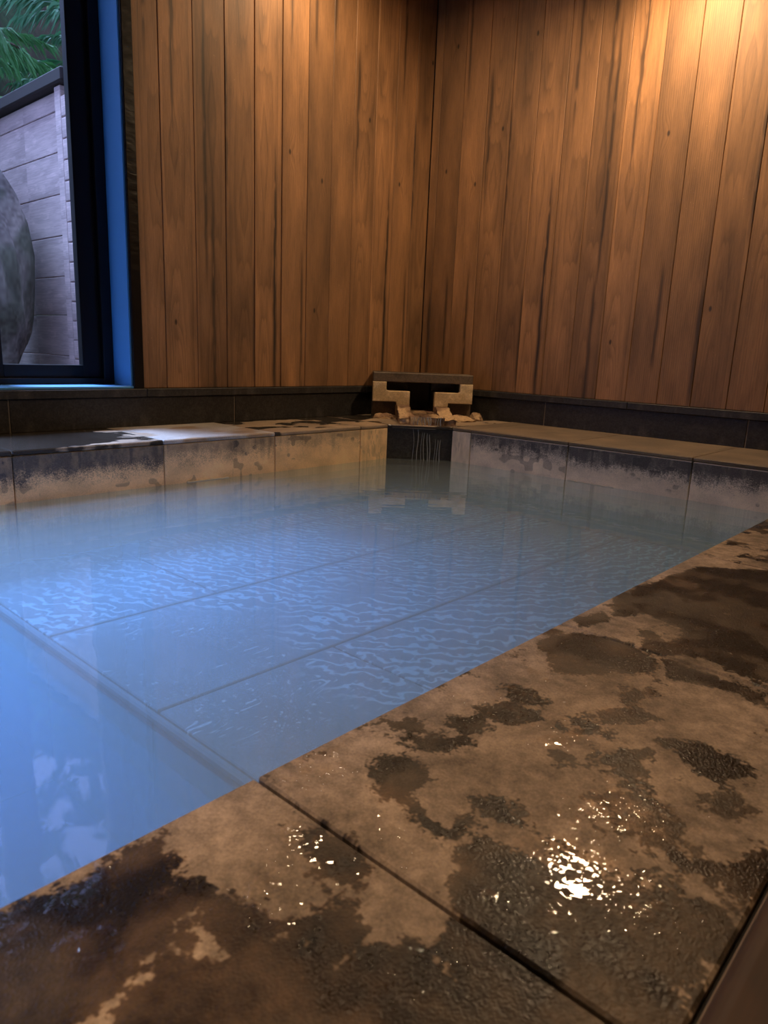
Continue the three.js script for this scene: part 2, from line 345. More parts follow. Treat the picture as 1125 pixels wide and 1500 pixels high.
  const rows = [[PZ0, -2.63, [STEP, 1.94, 3.09, PX1]], [-2.63, -2.03, [STEP, 1.382, 2.52, PX1]], [-2.03, -1.42, [STEP, 1.93, 3.08, PX1]], [-1.42, PZ1, [STEP, 1.365, 2.51, PX1]]];
  for (const [z0, z1, xs] of rows) for (let i = 0; i + 1 < xs.length; i++)
    mesh('floor_tile', toShelf(cbox(xs[i] + 0.004, xs[i + 1] - 0.004, SHELF - 0.02, SHELF, z0 + 0.004, z1 - 0.004, 0.003)), floorMat, pool);
  const stepStone = std({ name: 'grey_step_stone', color: 0x7e8588, bumpMap: stoneBump, bumpScale: 0.0008, roughness: 0.8 });
  const zs = [PZ0, -2.63, -2.03, -1.42, PZ1];
  for (let i = 0; i < 4; i++) mesh('step_riser', cbox(STEP - 0.012, STEP + 0.018, DEEP, SHELF - 0.024, zs[i] + 0.002, zs[i + 1] - 0.002, 0.003), stepStone, pool);
  mesh('step_nosing', cbox(STEP - 0.018, STEP + 0.001, SHELF - 0.022, SHELF - 0.001, PZ0, PZ1, 0.005), stepStone, pool);
  for (let i = 0; i < 4; i++) for (let k = 0; k < 4; k++) mesh('floor_tile', cbox(XL + k * 0.595 + 0.002, XL + (k + 1) * 0.595 - 0.002, DEEP - 0.02, DEEP, zs[i] + 0.002, zs[i + 1] - 0.002, 0.003), stepStone, pool);
}

// ------------------------------------------------------------------ deck
const WET = [[[0.656,-0.455],[0.689,-0.435],[0.708,-0.356],[0.748,-0.271],[0.782,-0.206],[0.803,-0.148],[0.746,-0.138],[0.663,-0.156],[0.612,-0.144],[0.529,-0.137],[0.463,-0.205],[0.507,-0.359],[0.57,-0.394]],[[0.731,-0.666],[0.781,-0.631],[0.755,-0.556],[0.694,-0.557],[0.681,-0.497],[0.679,-0.45],[0.65,-0.461],[0.665,-0.532],[0.672,-0.589],[0.694,-0.638]],[[0.812,-0.658],[0.894,-0.594],[0.868,-0.576],[0.812,-0.602],[0.793,-0.634]],[[0.97,-0.649],[1.044,-0.625],[1.054,-0.56],[1.037,-0.536],[0.97,-0.577],[0.953,-0.622]],[[1.111,-0.483],[1.203,-0.448],[1.188,-0.395],[1.13,-0.404],[1.091,-0.448]],[[1.125,-0.361],[1.147,-0.296],[1.141,-0.247],[1.11,-0.214],[1.052,-0.245],[1.049,-0.284],[1.082,-0.317],[1.105,-0.364]],[[1.033,-0.391],[1.068,-0.378],[1.054,-0.349],[1.019,-0.357],[1.016,-0.38]],[[0.984,-0.233],[1.017,-0.211],[1.013,-0.183],[0.98,-0.196],[0.967,-0.218]],[[0.894,-0.375],[0.93,-0.329],[0.945,-0.281],[0.903,-0.251],[0.855,-0.269],[0.822,-0.31],[0.849,-0.333]],[[0.841,-0.187],[0.863,-0.174],[0.85,-0.166],[0.831,-0.177]],[[1.323,-0.718],[1.412,-0.7],[1.481,-0.617],[1.448,-0.516],[1.365,-0.472],[1.299,-0.532],[1.237,-0.561],[1.206,-0.618],[1.269,-0.67]],[[1.454,-0.511],[1.447,-0.409],[1.428,-0.282],[1.356,-0.263],[1.381,-0.348],[1.361,-0.446]],[[1.773,-0.743],[1.975,-0.722],[2.215,-0.691],[2.358,-0.525],[2.537,-0.241],[1.499,-0.101],[1.487,-0.298],[1.487,-0.382],[1.538,-0.499],[1.655,-0.527],[1.669,-0.633],[1.58,-0.681]],[[1.503,-0.749],[1.599,-0.707],[1.561,-0.668],[1.467,-0.695]],[[0.4,-0.594],[0.422,-0.542],[0.432,-0.511],[0.404,-0.5],[0.454,-0.503],[0.452,-0.478],[0.407,-0.459],[0.386,-0.435],[0.459,-0.432],[0.51,-0.38],[0.51,-0.309],[0.501,-0.256],[0.463,-0.205],[0.221,-0.452],[0.236,-0.544],[0.295,-0.548],[0.358,-0.521],[0.353,-0.577]],[[0.173,-0.73],[0.344,-0.735],[0.401,-0.732],[0.38,-0.635],[0.327,-0.576],[0.236,-0.544],[0.16,-0.582],[0.14,-0.622]]];
const FILM = [[[0.894,-0.375],[0.93,-0.329],[0.945,-0.281],[0.903,-0.251],[0.855,-0.269],[0.822,-0.31],[0.849,-0.333]],[[0.723,-0.38],[0.764,-0.349],[0.776,-0.289],[0.743,-0.261],[0.696,-0.277],[0.677,-0.31],[0.679,-0.339]],[[0.643,-0.322],[0.667,-0.309],[0.654,-0.276],[0.629,-0.265],[0.611,-0.286]],[[0.947,-0.509],[1.049,-0.478],[1.025,-0.45],[0.937,-0.491]],[[0.243,-0.693],[0.264,-0.721],[0.331,-0.735],[0.314,-0.671],[0.282,-0.66],[0.271,-0.652]],[[0.201,-0.735],[0.24,-0.73],[0.209,-0.658],[0.175,-0.658]],[[0.242,-0.661],[0.281,-0.635],[0.289,-0.577],[0.261,-0.594],[0.237,-0.641]],[[0.622,-0.388],[0.635,-0.368],[0.611,-0.347],[0.603,-0.37]]];
const DROPS = [[0.736,-0.315,0.06,170],[0.856,-0.346,0.067,60],[1.012,-0.483,0.081,45],[1.057,-0.696,0.118,28],[0.648,-0.707,0.067,70],[0.509,-0.59,0.046,45],[0.411,-0.546,0.052,34],[1.036,-0.605,0.108,34],[0.722,-0.223,0.067,90],[0.62,-0.367,0.028,14],[2.004,-0.617,0.332,70],[1.215,-0.549,0.142,34],[0.906,-0.309,0.086,70],[0.564,-0.536,0.099,30],[0.494,-0.348,0.057,20]];
function polyDist(poly, x, z) {      // positive inside
  let inside = false, best = 1e9;
  for (let i = 0, j = poly.length - 1; i < poly.length; j = i++) {
    const [xi, zi] = poly[i], [xj, zj] = poly[j];
    if ((zi > z) !== (zj > z) && x < ((xj - xi) * (z - zi)) / (zj - zi) + xi) inside = !inside;
    const dx = xj - xi, dz = zj - zi, t = clamp(((x - xi) * dx + (z - zi) * dz) / (dx * dx + dz * dz));
    const ex = x - xi - t * dx, ez = z - zi - t * dz;
    best = Math.min(best, ex * ex + ez * ez);
  }
  return inside ? Math.sqrt(best) : -Math.sqrt(best);
}
const boxes = WET.map((p) => [Math.min(...p.map((q) => q[0])) - 0.05, Math.max(...p.map((q) => q[0])) + 0.05, Math.min(...p.map((q) => q[1])) - 0.05, Math.max(...p.map((q) => q[1])) + 0.05]);
function wetness(x, z) {
  const wx = x + 0.035 * (fbm(x * 16, z * 16, 901, 4) - 0.5), wz = z + 0.035 * (fbm(x * 16 + 7, z * 16, 902, 4) - 0.5);
  let d = -0.05;
  for (let i = 0; i < WET.length; i++) { const b = boxes[i]; if (wx > b[0] && wx < b[1] && wz > b[2] && wz < b[3]) d = Math.max(d, polyDist(WET[i], wx, wz)); }
  const stray = fbm(x * 13, z * 13, 903, 5) - 0.60;
  d = Math.max(d, stray * 0.12);
  return sm(-0.004, 0.006, d + 0.014 * (vn(x * 260, z * 260, 904) - 0.5) + 0.016 * (vn(x * 90, z * 90, 905) - 0.5)) * (0.72 + 0.5 * sm(0.3, 0.7, fbm(x * 14, z * 14, 906, 4)));
}
const deck = structure('floor', 'brown stone deck slabs beside the bath, patchily wet', 'floor');
{
  const D0 = PZ1, D1 = -0.138, T = 0.03;
  mesh('floor_base', mergeGeometries([box(XL, PX1 + 0.01, -0.8, -T - 0.002, D0 + 0.012, ZF), box(XL, PX1, -T - 0.003, -0.012, D0 + 0.012, ZF - 0.01)]), std({ name: 'dark_joint', color: 0x1a1512, roughness: 0.9 }), deck);
  const slabMat = (x0, x1, W, H) => {
    const w = x1 - x0, h = D1 - D0, wet = new Float32Array(W * H);
    for (let j = 0; j < H; j++) for (let i = 0; i < W; i++) wet[j * W + i] = wetness(x0 + ((i + 0.5) / W) * w, D1 - ((j + 0.5) / H) * h);
    const at = (u, v) => wet[Math.min(H - 1, Math.floor(v * H)) * W + Math.min(W - 1, Math.floor(u * W))];
    const map = dataTex(W, H, (u, v, o) => {
      const x = x0 + u * w, z = D1 - v * h, m = at(u, v);
      const g = vn(x * 620, z * 620, 911) * 0.5 + vn(x * 260, z * 260, 912) * 0.5, cl = fbm(x * 9, z * 9, 913, 4);
      const b = 1 + 0.34 * (g - 0.5) + 0.6 * (cl - 0.5) + 0.25 * (vn(x * 60, z * 60, 914) - 0.5), red = sm(0.5, 0.7, fbm(x * 6, z * 6, 915, 3));
      const k = mix(1, 0.34, m);
      o[0] = 140 * b * k * (1 + 0.10 * m * red); o[1] = 121 * b * k * (1 - 0.05 * m); o[2] = 103 * b * k * (1 - 0.13 * m - 0.08 * m * red);
    });
    const rough = dataTex(W >> 1, H >> 1, (u, v, o) => { const x = x0 + u * w, z = D1 - v * h; o[0] = o[1] = o[2] = mix(190, 78, clamp(at(u, v))) + 30 * (vn(x * 300, z * 300, 917) - 0.5); }, false);
    const bump = dataTex(W, H, (u, v, o) => { const x = x0 + u * w, z = D1 - v * h, m = at(u, v); o[0] = o[1] = o[2] = 110 + mix(110, 100, clamp(m)) * (vn(x * 420, z * 420, 918) - 0.5) + mix(50, 26, clamp(m)) * (fbm(x * 60, z * 60, 919, 3) - 0.5); }, false);
    for (const t of [map, rough, bump]) t.wrapS = t.wrapT = THREE.ClampToEdgeWrapping;
    return phys({ name: 'wet_deck_stone', ior: 1.36, map, roughnessMap: rough, roughness: 1, bumpMap: bump, bumpScale: 0.0016 });
  };
  const xs = [XL, -1.225, -0.33, 0.5655, 1.4585, 2.367, 3.27, PX1];
  const res = [[64, 64], [64, 64], [1440, 968], [1440, 968], [1100, 736], [640, 432], [64, 256]];
  for (let i = 0; i + 1 < xs.length; i++) {
    const g = cbox(xs[i] + 0.003, xs[i + 1] - 0.003, -T, 0, D0, D1 - 0.003, 0.0035), uv = g.attributes.uv, p = g.attributes.position;
    for (let j = 0; j < uv.count; j++) uv.setXY(j, (p.getX(j) - xs[i]) / (xs[i + 1] - xs[i]), (D1 - p.getZ(j)) / (D1 - D0));
    mesh('slab', g, slabMat(xs[i], xs[i + 1], ...res[i]), deck);
  }
  const plain = std({ name: 'deck_stone', color: 0x84725f, roughness: 0.7, bumpMap: stoneBump, bumpScale: 0.001 });
  for (let i = 0; i + 1 < xs.length; i++) for (const [z0, z1] of [[D1, 0.466], [0.466, 1.07], [1.07, ZF]]) mesh('slab', cbox(xs[i] + 0.003, xs[i + 1] - 0.003, -T, 0, z0 + 0.003, z1 - 0.003, 0.0035), plain, deck);
}

// ------------------------------------------------------------------ wooden kerb beside the camera
{
  const s = new THREE.Shape(); const h = 0.075, z0 = -0.121, z1 = 0.03;
  s.moveTo(z0, 0); s.lineTo(z0, h - 0.02); s.quadraticCurveTo(z0 + 0.002, h - 0.003, z0 + 0.02, h); s.lineTo(z1 - 0.012, h + 0.004); s.lineTo(z1, h - 0.01); s.lineTo(z1, 0); s.closePath();
  const g = new THREE.ExtrudeGeometry(s, { depth: 3.0, bevelEnabled: false, curveSegments: 6 });
  g.rotateY(-Math.PI / 2); g.translate(3.36, 0, 0);                        // x runs along the bath
  boxUV(g); const uv = g.attributes.uv; for (let i = 0; i < uv.count; i++) { const a = uv.getX(i), b = uv.getY(i); uv.setXY(i, b * 5, a / 2.4); }
  const dark = woods[2].clone(); dark.color.set(0x6a5f58);
  const kerb = mesh('wooden_kerb', g, dark);
  kerb.userData = { label: 'rounded brown timber kerb lying along the stone deck', category: 'kerb' };
}

// ------------------------------------------------------------------ bath water: surface and turbid layers of milky mineral water
{
  const w = thing('bath_water', 'milky blue hot spring water filling the stone bath', 'water');
  const ripple = dataTex(1024, 1024, (u, v, o) => {
    const x = u * 2.5, z = v * 2.5, r = Math.hypot(x - 2.2, z - 0.1);
    o[0] = o[1] = o[2] = 128 + 40 * Math.sin(r * 95 + 5 * fbm(x * 4, z * 4, 61, 2)) * Math.exp(-r * 1.2) + 90 * (fbm(x * 12, z * 12, 60, 3) - 0.5);
  }, false);
  ripple.wrapS = ripple.wrapT = THREE.MirroredRepeatWrapping;
  const plane = (x0, x1, y) => { const g = new THREE.PlaneGeometry(x1 - x0, PZ1 - PZ0); g.rotateX(-Math.PI / 2); g.translate((x0 + x1) / 2, y, (PZ0 + PZ1) / 2); const p = g.attributes.position, uv = g.attributes.uv; for (let i = 0; i < 4; i++) uv.setXY(i, (p.getX(i) - 1.1) / 2.5, (p.getZ(i) - PZ0) / 2.5); return g; };
  const surfMat = phys({ name: 'water_surface', color: new THREE.Color().setRGB(0.78, 0.89, 0.96), transmission: 0.93, thickness: 0, roughness: 0.03, ior: 1.33, bumpMap: ripple, bumpScale: 0.0012 });
  const milk = (t, c) => phys({ name: 'milky_water', color: new THREE.Color().setRGB(...c), transmission: t, thickness: 0, roughness: 0, ior: 1.01, specularIntensity: 0 });
  mesh('surface', plane(XL + 0.002, PX1, WATER), surfMat, w);
  const m1 = milk(0.94, [0.88, 0.935, 0.975]), m2 = milk(0.80, [0.18, 0.85, 0.97]);
  for (const y of [-0.05, -0.09, -0.13, -0.17, -0.21]) { const m = mesh('turbid_layer', plane(XL + 0.002, PX1, y), m1, w); m.userData.kind = 'stuff'; }
  for (const y of [-0.29, -0.36, -0.44, -0.54]) { const m = mesh('turbid_layer', plane(XL + 0.002, STEP - 0.012, y), m2, w); m.userData.kind = 'stuff'; }
}

// ------------------------------------------------------------------ stone water spout in the corner
{
  const sp = thing('stone_spout', 'blocky stone water spout with a dark T shaped opening in the corner of the bath', 'spout', [3.592, LEDGE, -2.924]);
  sp.rotation.y = -Math.PI / 4;
  const stoneTex = (s, a, b) => dataTex(256, 256, (u, v, o) => { const g = vn(u * 160, v * 160, s), c = fbm(u * 5, v * 5, s + 1, 4), k = 1 + 0.25 * (g - 0.5), t = sm(0.42, 0.62, c); for (let i = 0; i < 3; i++) o[i] = mix(a[i], b[i], t) * k; });
  const pale = std({ name: 'pale_spout_stone', map: stoneTex(950, [222, 196, 152], [196, 168, 126]), bumpMap: stoneBump, bumpScale: 0.001, roughness: 0.7 });
  const wetStone = std({ name: 'wet_spout_stone', map: stoneTex(960, [104, 88, 70], [70, 60, 50]), bumpMap: stoneBump, bumpScale: 0.0015, roughness: 0.5 });
  const limeMat = std({ name: 'lime_deposit', map: stoneTex(970, [188, 156, 118], [120, 92, 70]), bumpMap: stoneBump, bumpScale: 0.004, roughness: 0.8 });
  mesh('lintel', cbox(-0.345, 0.302, 0.233, 0.291, -0.25, -0.010, 0.004), wetStone, sp);
  mesh('body', mergeGeometries([cbox(-0.345, -0.105, 0, 0.174, -0.25, -0.05, 0.003), cbox(0.057, 0.302, 0, 0.174, -0.25, -0.05, 0.003), cbox(-0.345, -0.256, 0.174, 0.233, -0.25, -0.05, 0.001), cbox(0.22, 0.302, 0.174, 0.233, -0.25, -0.05, 0.001), ]), wetStone, sp);
  mesh('conduit', mergeGeometries([cbox(-0.256, -0.105, 0.174, 0.233, -0.25, -0.225, 0.001), cbox(0.057, 0.22, 0.174, 0.233, -0.25, -0.225, 0.001), cbox(-0.125, -0.105, 0, 0.233, -0.38, -0.25, 0.001), cbox(0.057, 0.077, 0, 0.233, -0.38, -0.25, 0.001), cbox(-0.125, 0.077, 0.233, 0.25, -0.38, -0.25, 0.001), cbox(-0.125, 0.077, 0, 0.25, -0.40, -0.38, 0.001)]), wetStone, sp);
  const face = (pts) => { const s = new THREE.Shape(); pts.forEach((p, i) => (p.length === 2 ? (i ? s.lineTo(...p) : s.moveTo(...p)) : s.quadraticCurveTo(...p))); s.closePath(); const g = new THREE.ExtrudeGeometry(s, { depth: 0.054, bevelEnabled: true, bevelSize: 0.004, bevelThickness: 0.004, bevelOffset: -0.004, bevelSegments: 2 }); g.translate(0, 0, -0.056); const uvg = boxUV(g); const uv = uvg.attributes.uv; for (let i = 0; i < uv.count; i++) uv.setXY(i, uv.getX(i) * 2.5, uv.getY(i) * 2.5); return uvg; };
  mesh('face_block', face([[-0.345, 0.231], [-0.258, 0.231], [-0.258, 0.19], [-0.258, 0.175, -0.24, 0.175], [-0.105, 0.175], [-0.105, 0.082], [-0.186, 0.082], [-0.192, 0.106], [-0.345, 0.106]]), pale, sp);
  mesh('face_block', face([[0.302, 0.231], [0.302, 0.107], [0.146, 0.107], [0.143, 0.082], [0.057, 0.082], [0.057, 0.175], [0.204, 0.175], [0.22, 0.175, 0.22, 0.19], [0.22, 0.231]]), pale, sp);
  const tf = new THREE.BoxGeometry(0.205, 0.05, 0.63, 20, 6, 50); tf.translate(-0.023, 0.022, 0.085); lumpy(tf, 0.012, 26, 31);
  mesh('trough_floor', boxUV(tf), limeMat, sp);
  const side = (u0, u1, s) => {
    const g = new THREE.BoxGeometry(u1 - u0, 1, 0.44, 10, 12, 40), p = g.attributes.position;
    for (let i = 0; i < p.count; i++) { const z = p.getZ(i) + 0.17, t = p.getY(i) + 0.5, top = 0.084 - 0.052 * sm(0.02, 0.38, z); p.setXYZ(i, p.getX(i) + (u0 + u1) / 2, -0.004 + t * (top + 0.004), z); }
    g.computeVertexNormals(); lumpy(g, 0.016, 30, s);
    return boxUV(g);
  };
  mesh('trough_side', side(-0.188, -0.108, 41), limeMat, sp);
  mesh('trough_side', side(0.06, 0.146, 47), limeMat, sp);
  const mound = (cx, cz, rx, rz, h, s) => { const g = new THREE.SphereGeometry(1, 26, 14, 0, Math.PI * 2, 0, Math.PI / 2); g.scale(rx, h, rz); g.translate(cx, -0.002, cz); lumpy(g, 0.022, 34, s); return boxUV(g); };
  mesh('lime_mound', mound(0.23, 0.02, 0.10, 0.10, 0.034, 51), limeMat, sp);
  mesh('lime_mound', mound(-0.26, 0.0, 0.085, 0.06, 0.03, 57), limeMat, sp);
  mesh('lime_mound', mound(0.345, -0.08, 0.045, 0.08, 0.05, 61), limeMat, sp);

  const sw = thing('spout_water', 'thin water running over the stone spout and falling into the bath', 'water', [3.592, LEDGE, -2.924]);
  sw.rotation.y = -Math.PI / 4;
  const clear = phys({ name: 'clear_water', color: 0xffffff, transmission: 1, thickness: 0, roughness: 0.04, ior: 1.33 });
  const sheet = new THREE.PlaneGeometry(0.16, 0.6, 16, 60); sheet.rotateX(-Math.PI / 2); sheet.translate(-0.023, 0.052, 0.1); lumpy(sheet, 0.006, 40, 71);
  mesh('water_sheet', sheet, clear, sw);
  const foam = phys({ name: 'aerated_water', color: 0xd8dce0, transmission: 0.75, thickness: 0, roughness: 0.2, ior: 1.33 });
  for (let i = 0; i < 9; i++) {
    const u = -0.10 + i * 0.0195 + rr(-0.006, 0.006), pts = [];
    for (let k = 0; k <= 8; k++) { const t = k / 8; pts.push(new THREE.Vector3(u + 0.004 * Math.sin(k * 1.3 + i), 0.048 - 0.25 * t * t - 0.006 * t, 0.396 + 0.045 * t)); }
    mesh('stream', new THREE.TubeGeometry(new THREE.CatmullRomCurve3(pts), 24, rr(0.0015, 0.0036), 6), foam, sw);
  }
}

// ------------------------------------------------------------------ water lying on the deck
{
  const clear = phys({ name: 'clear_puddle', color: 0xffffff, transmission: 1, thickness: 0, roughness: 0.02, ior: 1.33 });
  for (const [cx, cz, r] of [[0.64, -0.69, 0.022], [0.52, -0.605, 0.02], [0.43, -0.56, 0.024], [0.60, -0.655, 0.016], [0.78, -0.24, 0.026], [1.03, -0.42, 0.02]]) { const q = []; for (let k = 0; k < 9; k++) { const a = k * 0.698, l = r * rr(0.6, 1.3); q.push([cx + l * Math.cos(a), cz + l * 0.8 * Math.sin(a)]); } FILM.push(q); }
  for (const n of [1, 2]) { const m = FILM[n].reduce((t, p) => [t[0] + p[0] / FILM[n].length, t[1] + p[1] / FILM[n].length], [0, 0]); FILM[n] = FILM[n].map((p) => [m[0] + (p[0] - m[0]) * 1.3, m[1] + (p[1] - m[1]) * 1.3]); }
  const labels = ['oval puddle with bright rims on the dry middle of the deck slab', 'shining irregular puddle at the edge of the big wet patch', 'small ring shaped puddle inside the big wet patch', 'thin long puddle on the deck slab towards the bath edge', 'clear puddle at the bath edge mirroring green leaves', 'clear puddle running over the bath edge beside the strip of dry stone', 'thin wide puddle on the reddish wet deck by the bath edge', 'tiny puddle close to the joint between two deck slabs', 'round drop of water on the bath edge of the deck slab with the oval puddle', 'small splash of water where the wet stripe meets the slab joint', 'small splash on the dark slab that reaches the bath corner', 'tiny splash beside the slab joint at the bath edge', 'flat splash at the kerb end of the big wet patch', 'flat splash between two oval dark spots on the dry stone'];
  FILM.forEach((poly, n) => {
    const c = 0.0022, x0 = Math.min(...poly.map((p) => p[0])) - 0.02, x1 = Math.max(...poly.map((p) => p[0])) + 0.02, z0 = Math.max(PZ1 + 0.003, Math.min(...poly.map((p) => p[1])) - 0.02), z1 = Math.max(...poly.map((p) => p[1])) + 0.02;
    const nx = Math.ceil((x1 - x0) / c), nz = Math.ceil((z1 - z0) / c), pos = [], id = new Int32Array((nx + 1) * (nz + 1)).fill(-1), idx = [];
    for (let j = 0; j <= nz; j++) for (let i = 0; i <= nx; i++) {
      const x = x0 + i * c, z = z0 + j * c;
      let d = polyDist(poly, x + 0.03 * (fbm(x * 30, z * 30, 921, 3) - 0.5), z + 0.03 * (fbm(x * 30, z * 30, 922, 3) - 0.5)) + 0.008 * (vn(x * 120, z * 120, 923) - 0.5);
      if (n === 2) d = Math.min(d, 0.011 - Math.max(0, d - 0.006) * 0.9);
      const hole = fbm(x * 70, z * 70, 925 + n, 2) - 0.66; if (n !== 4 && n !== 5) d = Math.min(d, -hole * 0.16 + 0.002);
      if (d < -c) continue;
      id[j * (nx + 1) + i] = pos.length / 3;
      const h = 0.0017 * (1 - Math.exp(-Math.max(0, d) / 0.008)) * (0.85 + 0.3 * vn(x * 36, z * 36, 924)) + 0.00018 * sm(0, 0.01, d) * vn(x * 130, z * 130, 926);
      pos.push(x, 0.0003 + h, z);
    }
    for (let j = 0; j < nz; j++) for (let i = 0; i < nx; i++) {
      const a = id[j * (nx + 1) + i], b = id[j * (nx + 1) + i + 1], e = id[(j + 1) * (nx + 1) + i], f = id[(j + 1) * (nx + 1) + i + 1];
      if (a >= 0 && b >= 0 && e >= 0) idx.push(a, e, b);
      if (b >= 0 && e >= 0 && f >= 0) idx.push(b, e, f);
    }
    const g = new THREE.BufferGeometry(); g.setAttribute('position', new THREE.Float32BufferAttribute(pos, 3)); g.setIndex(idx); g.computeVertexNormals();
    const m = mesh('puddle', g, clear); m.userData = { label: labels[n], category: 'puddle', group: 'puddles on the deck' };
  });
  const dome = new THREE.SphereGeometry(1, 14, 6, 0, Math.PI * 2, 0, Math.PI / 2), parts = [];
  for (const [cx, cz, r, n] of DROPS) for (let i = 0; i < n * 1.5; i++) {
    const a = rr(0, 6.283), q = r * Math.sqrt(-2 * Math.log(1 - 0.86 * rnd())) * 0.55, x = cx + q * Math.cos(a), z = cz + q * Math.sin(a);
    if (z < PZ1 + 0.008 || z > -0.15 || Math.abs(x - 0.5655) < 0.01 || Math.abs(x - 1.4585) < 0.01 || Math.abs(x - 2.367) < 0.01) continue;
    const size = (0.0012 + 0.0042 * Math.pow(rnd(), 2.6)) * (cx > 1.5 ? 1.6 : 1), g = dome.clone();
    const flat = rnd() < 0.28, big = flat ? 0.0045 + 0.004 * rnd() : size;
    g.scale(big * rr(0.8, 1.7), flat ? big * rr(0.035, 0.08) : size * rr(0.08, 0.3), big * rr(0.8, 1.4)); g.rotateY(rr(0, 3.14)); g.translate(x, 0.0002, z);
    parts.push(g);
  }
  const d = mesh('water_droplets', mergeGeometries(parts), clear);
  d.userData = { kind: 'stuff', label: 'scattered water droplets glistening on the deck', category: 'droplets' };
}

// ------------------------------------------------------------------ lamps
const lampGlow = std({ name: 'lamp_diffuser', color: 0xfff0d8, emissive: new THREE.Color().setRGB(1, 0.72, 0.42), emissiveIntensity: 4, roughness: 0.5 });
const lampBody = std({ name: 'lamp_body', color: 0x1c1a18, roughness: 0.4, metalness: 0.5 });
function pendant(x, y, z, intensity, deep, label) {
  const l = thing('pendant_downlight', label, 'lamp', [x, y, z], 'hanging ceiling lamps');
  const can = new THREE.LatheGeometry([[0.108, 0.004], [0.108, -0.004 - deep], [0.116, -0.004 - deep], [0.116, 0.13], [0.1, 0.15], [0.012, 0.165], [0.006, 0.172], [0.0, 0.172]].map(([r, h]) => new THREE.Vector2(r, h)), 40);
  mesh('shade', can, lampBody, l);
  const disc = new THREE.CylinderGeometry(0.107, 0.107, 0.003, 40); disc.translate(0, 0.002, 0);
  mesh('lamp_lens', disc, lampGlow, l);
  const rod = new THREE.CylinderGeometry(0.006, 0.006, CEIL - y - 0.172, 10); rod.translate(0, 0.172 + (CEIL - y - 0.172) / 2, 0);
  mesh('rod', rod, lampBody, l);
  const W = 0.18, s = new THREE.RectAreaLight(new THREE.Color().setRGB(1, 0.71, 0.42), intensity / (W * W), W, W);
  s.name = 'lamp_light'; s.position.set(0, -0.006, 0); s.rotation.x = -Math.PI / 2;
  l.add(s);
}
pendant(3.63, 2.6, -1.57, LAMPS[0], 0, 'hanging lamp close to the plank wall without a window');
pendant(2.85, 2.78, -2.93, LAMPS[1], 0, 'hanging lamp close to the plank wall with the window');
pendant(0.1, 2.5, -0.55, LAMPS[2], 0.10, 'hanging lamp over the stone deck');

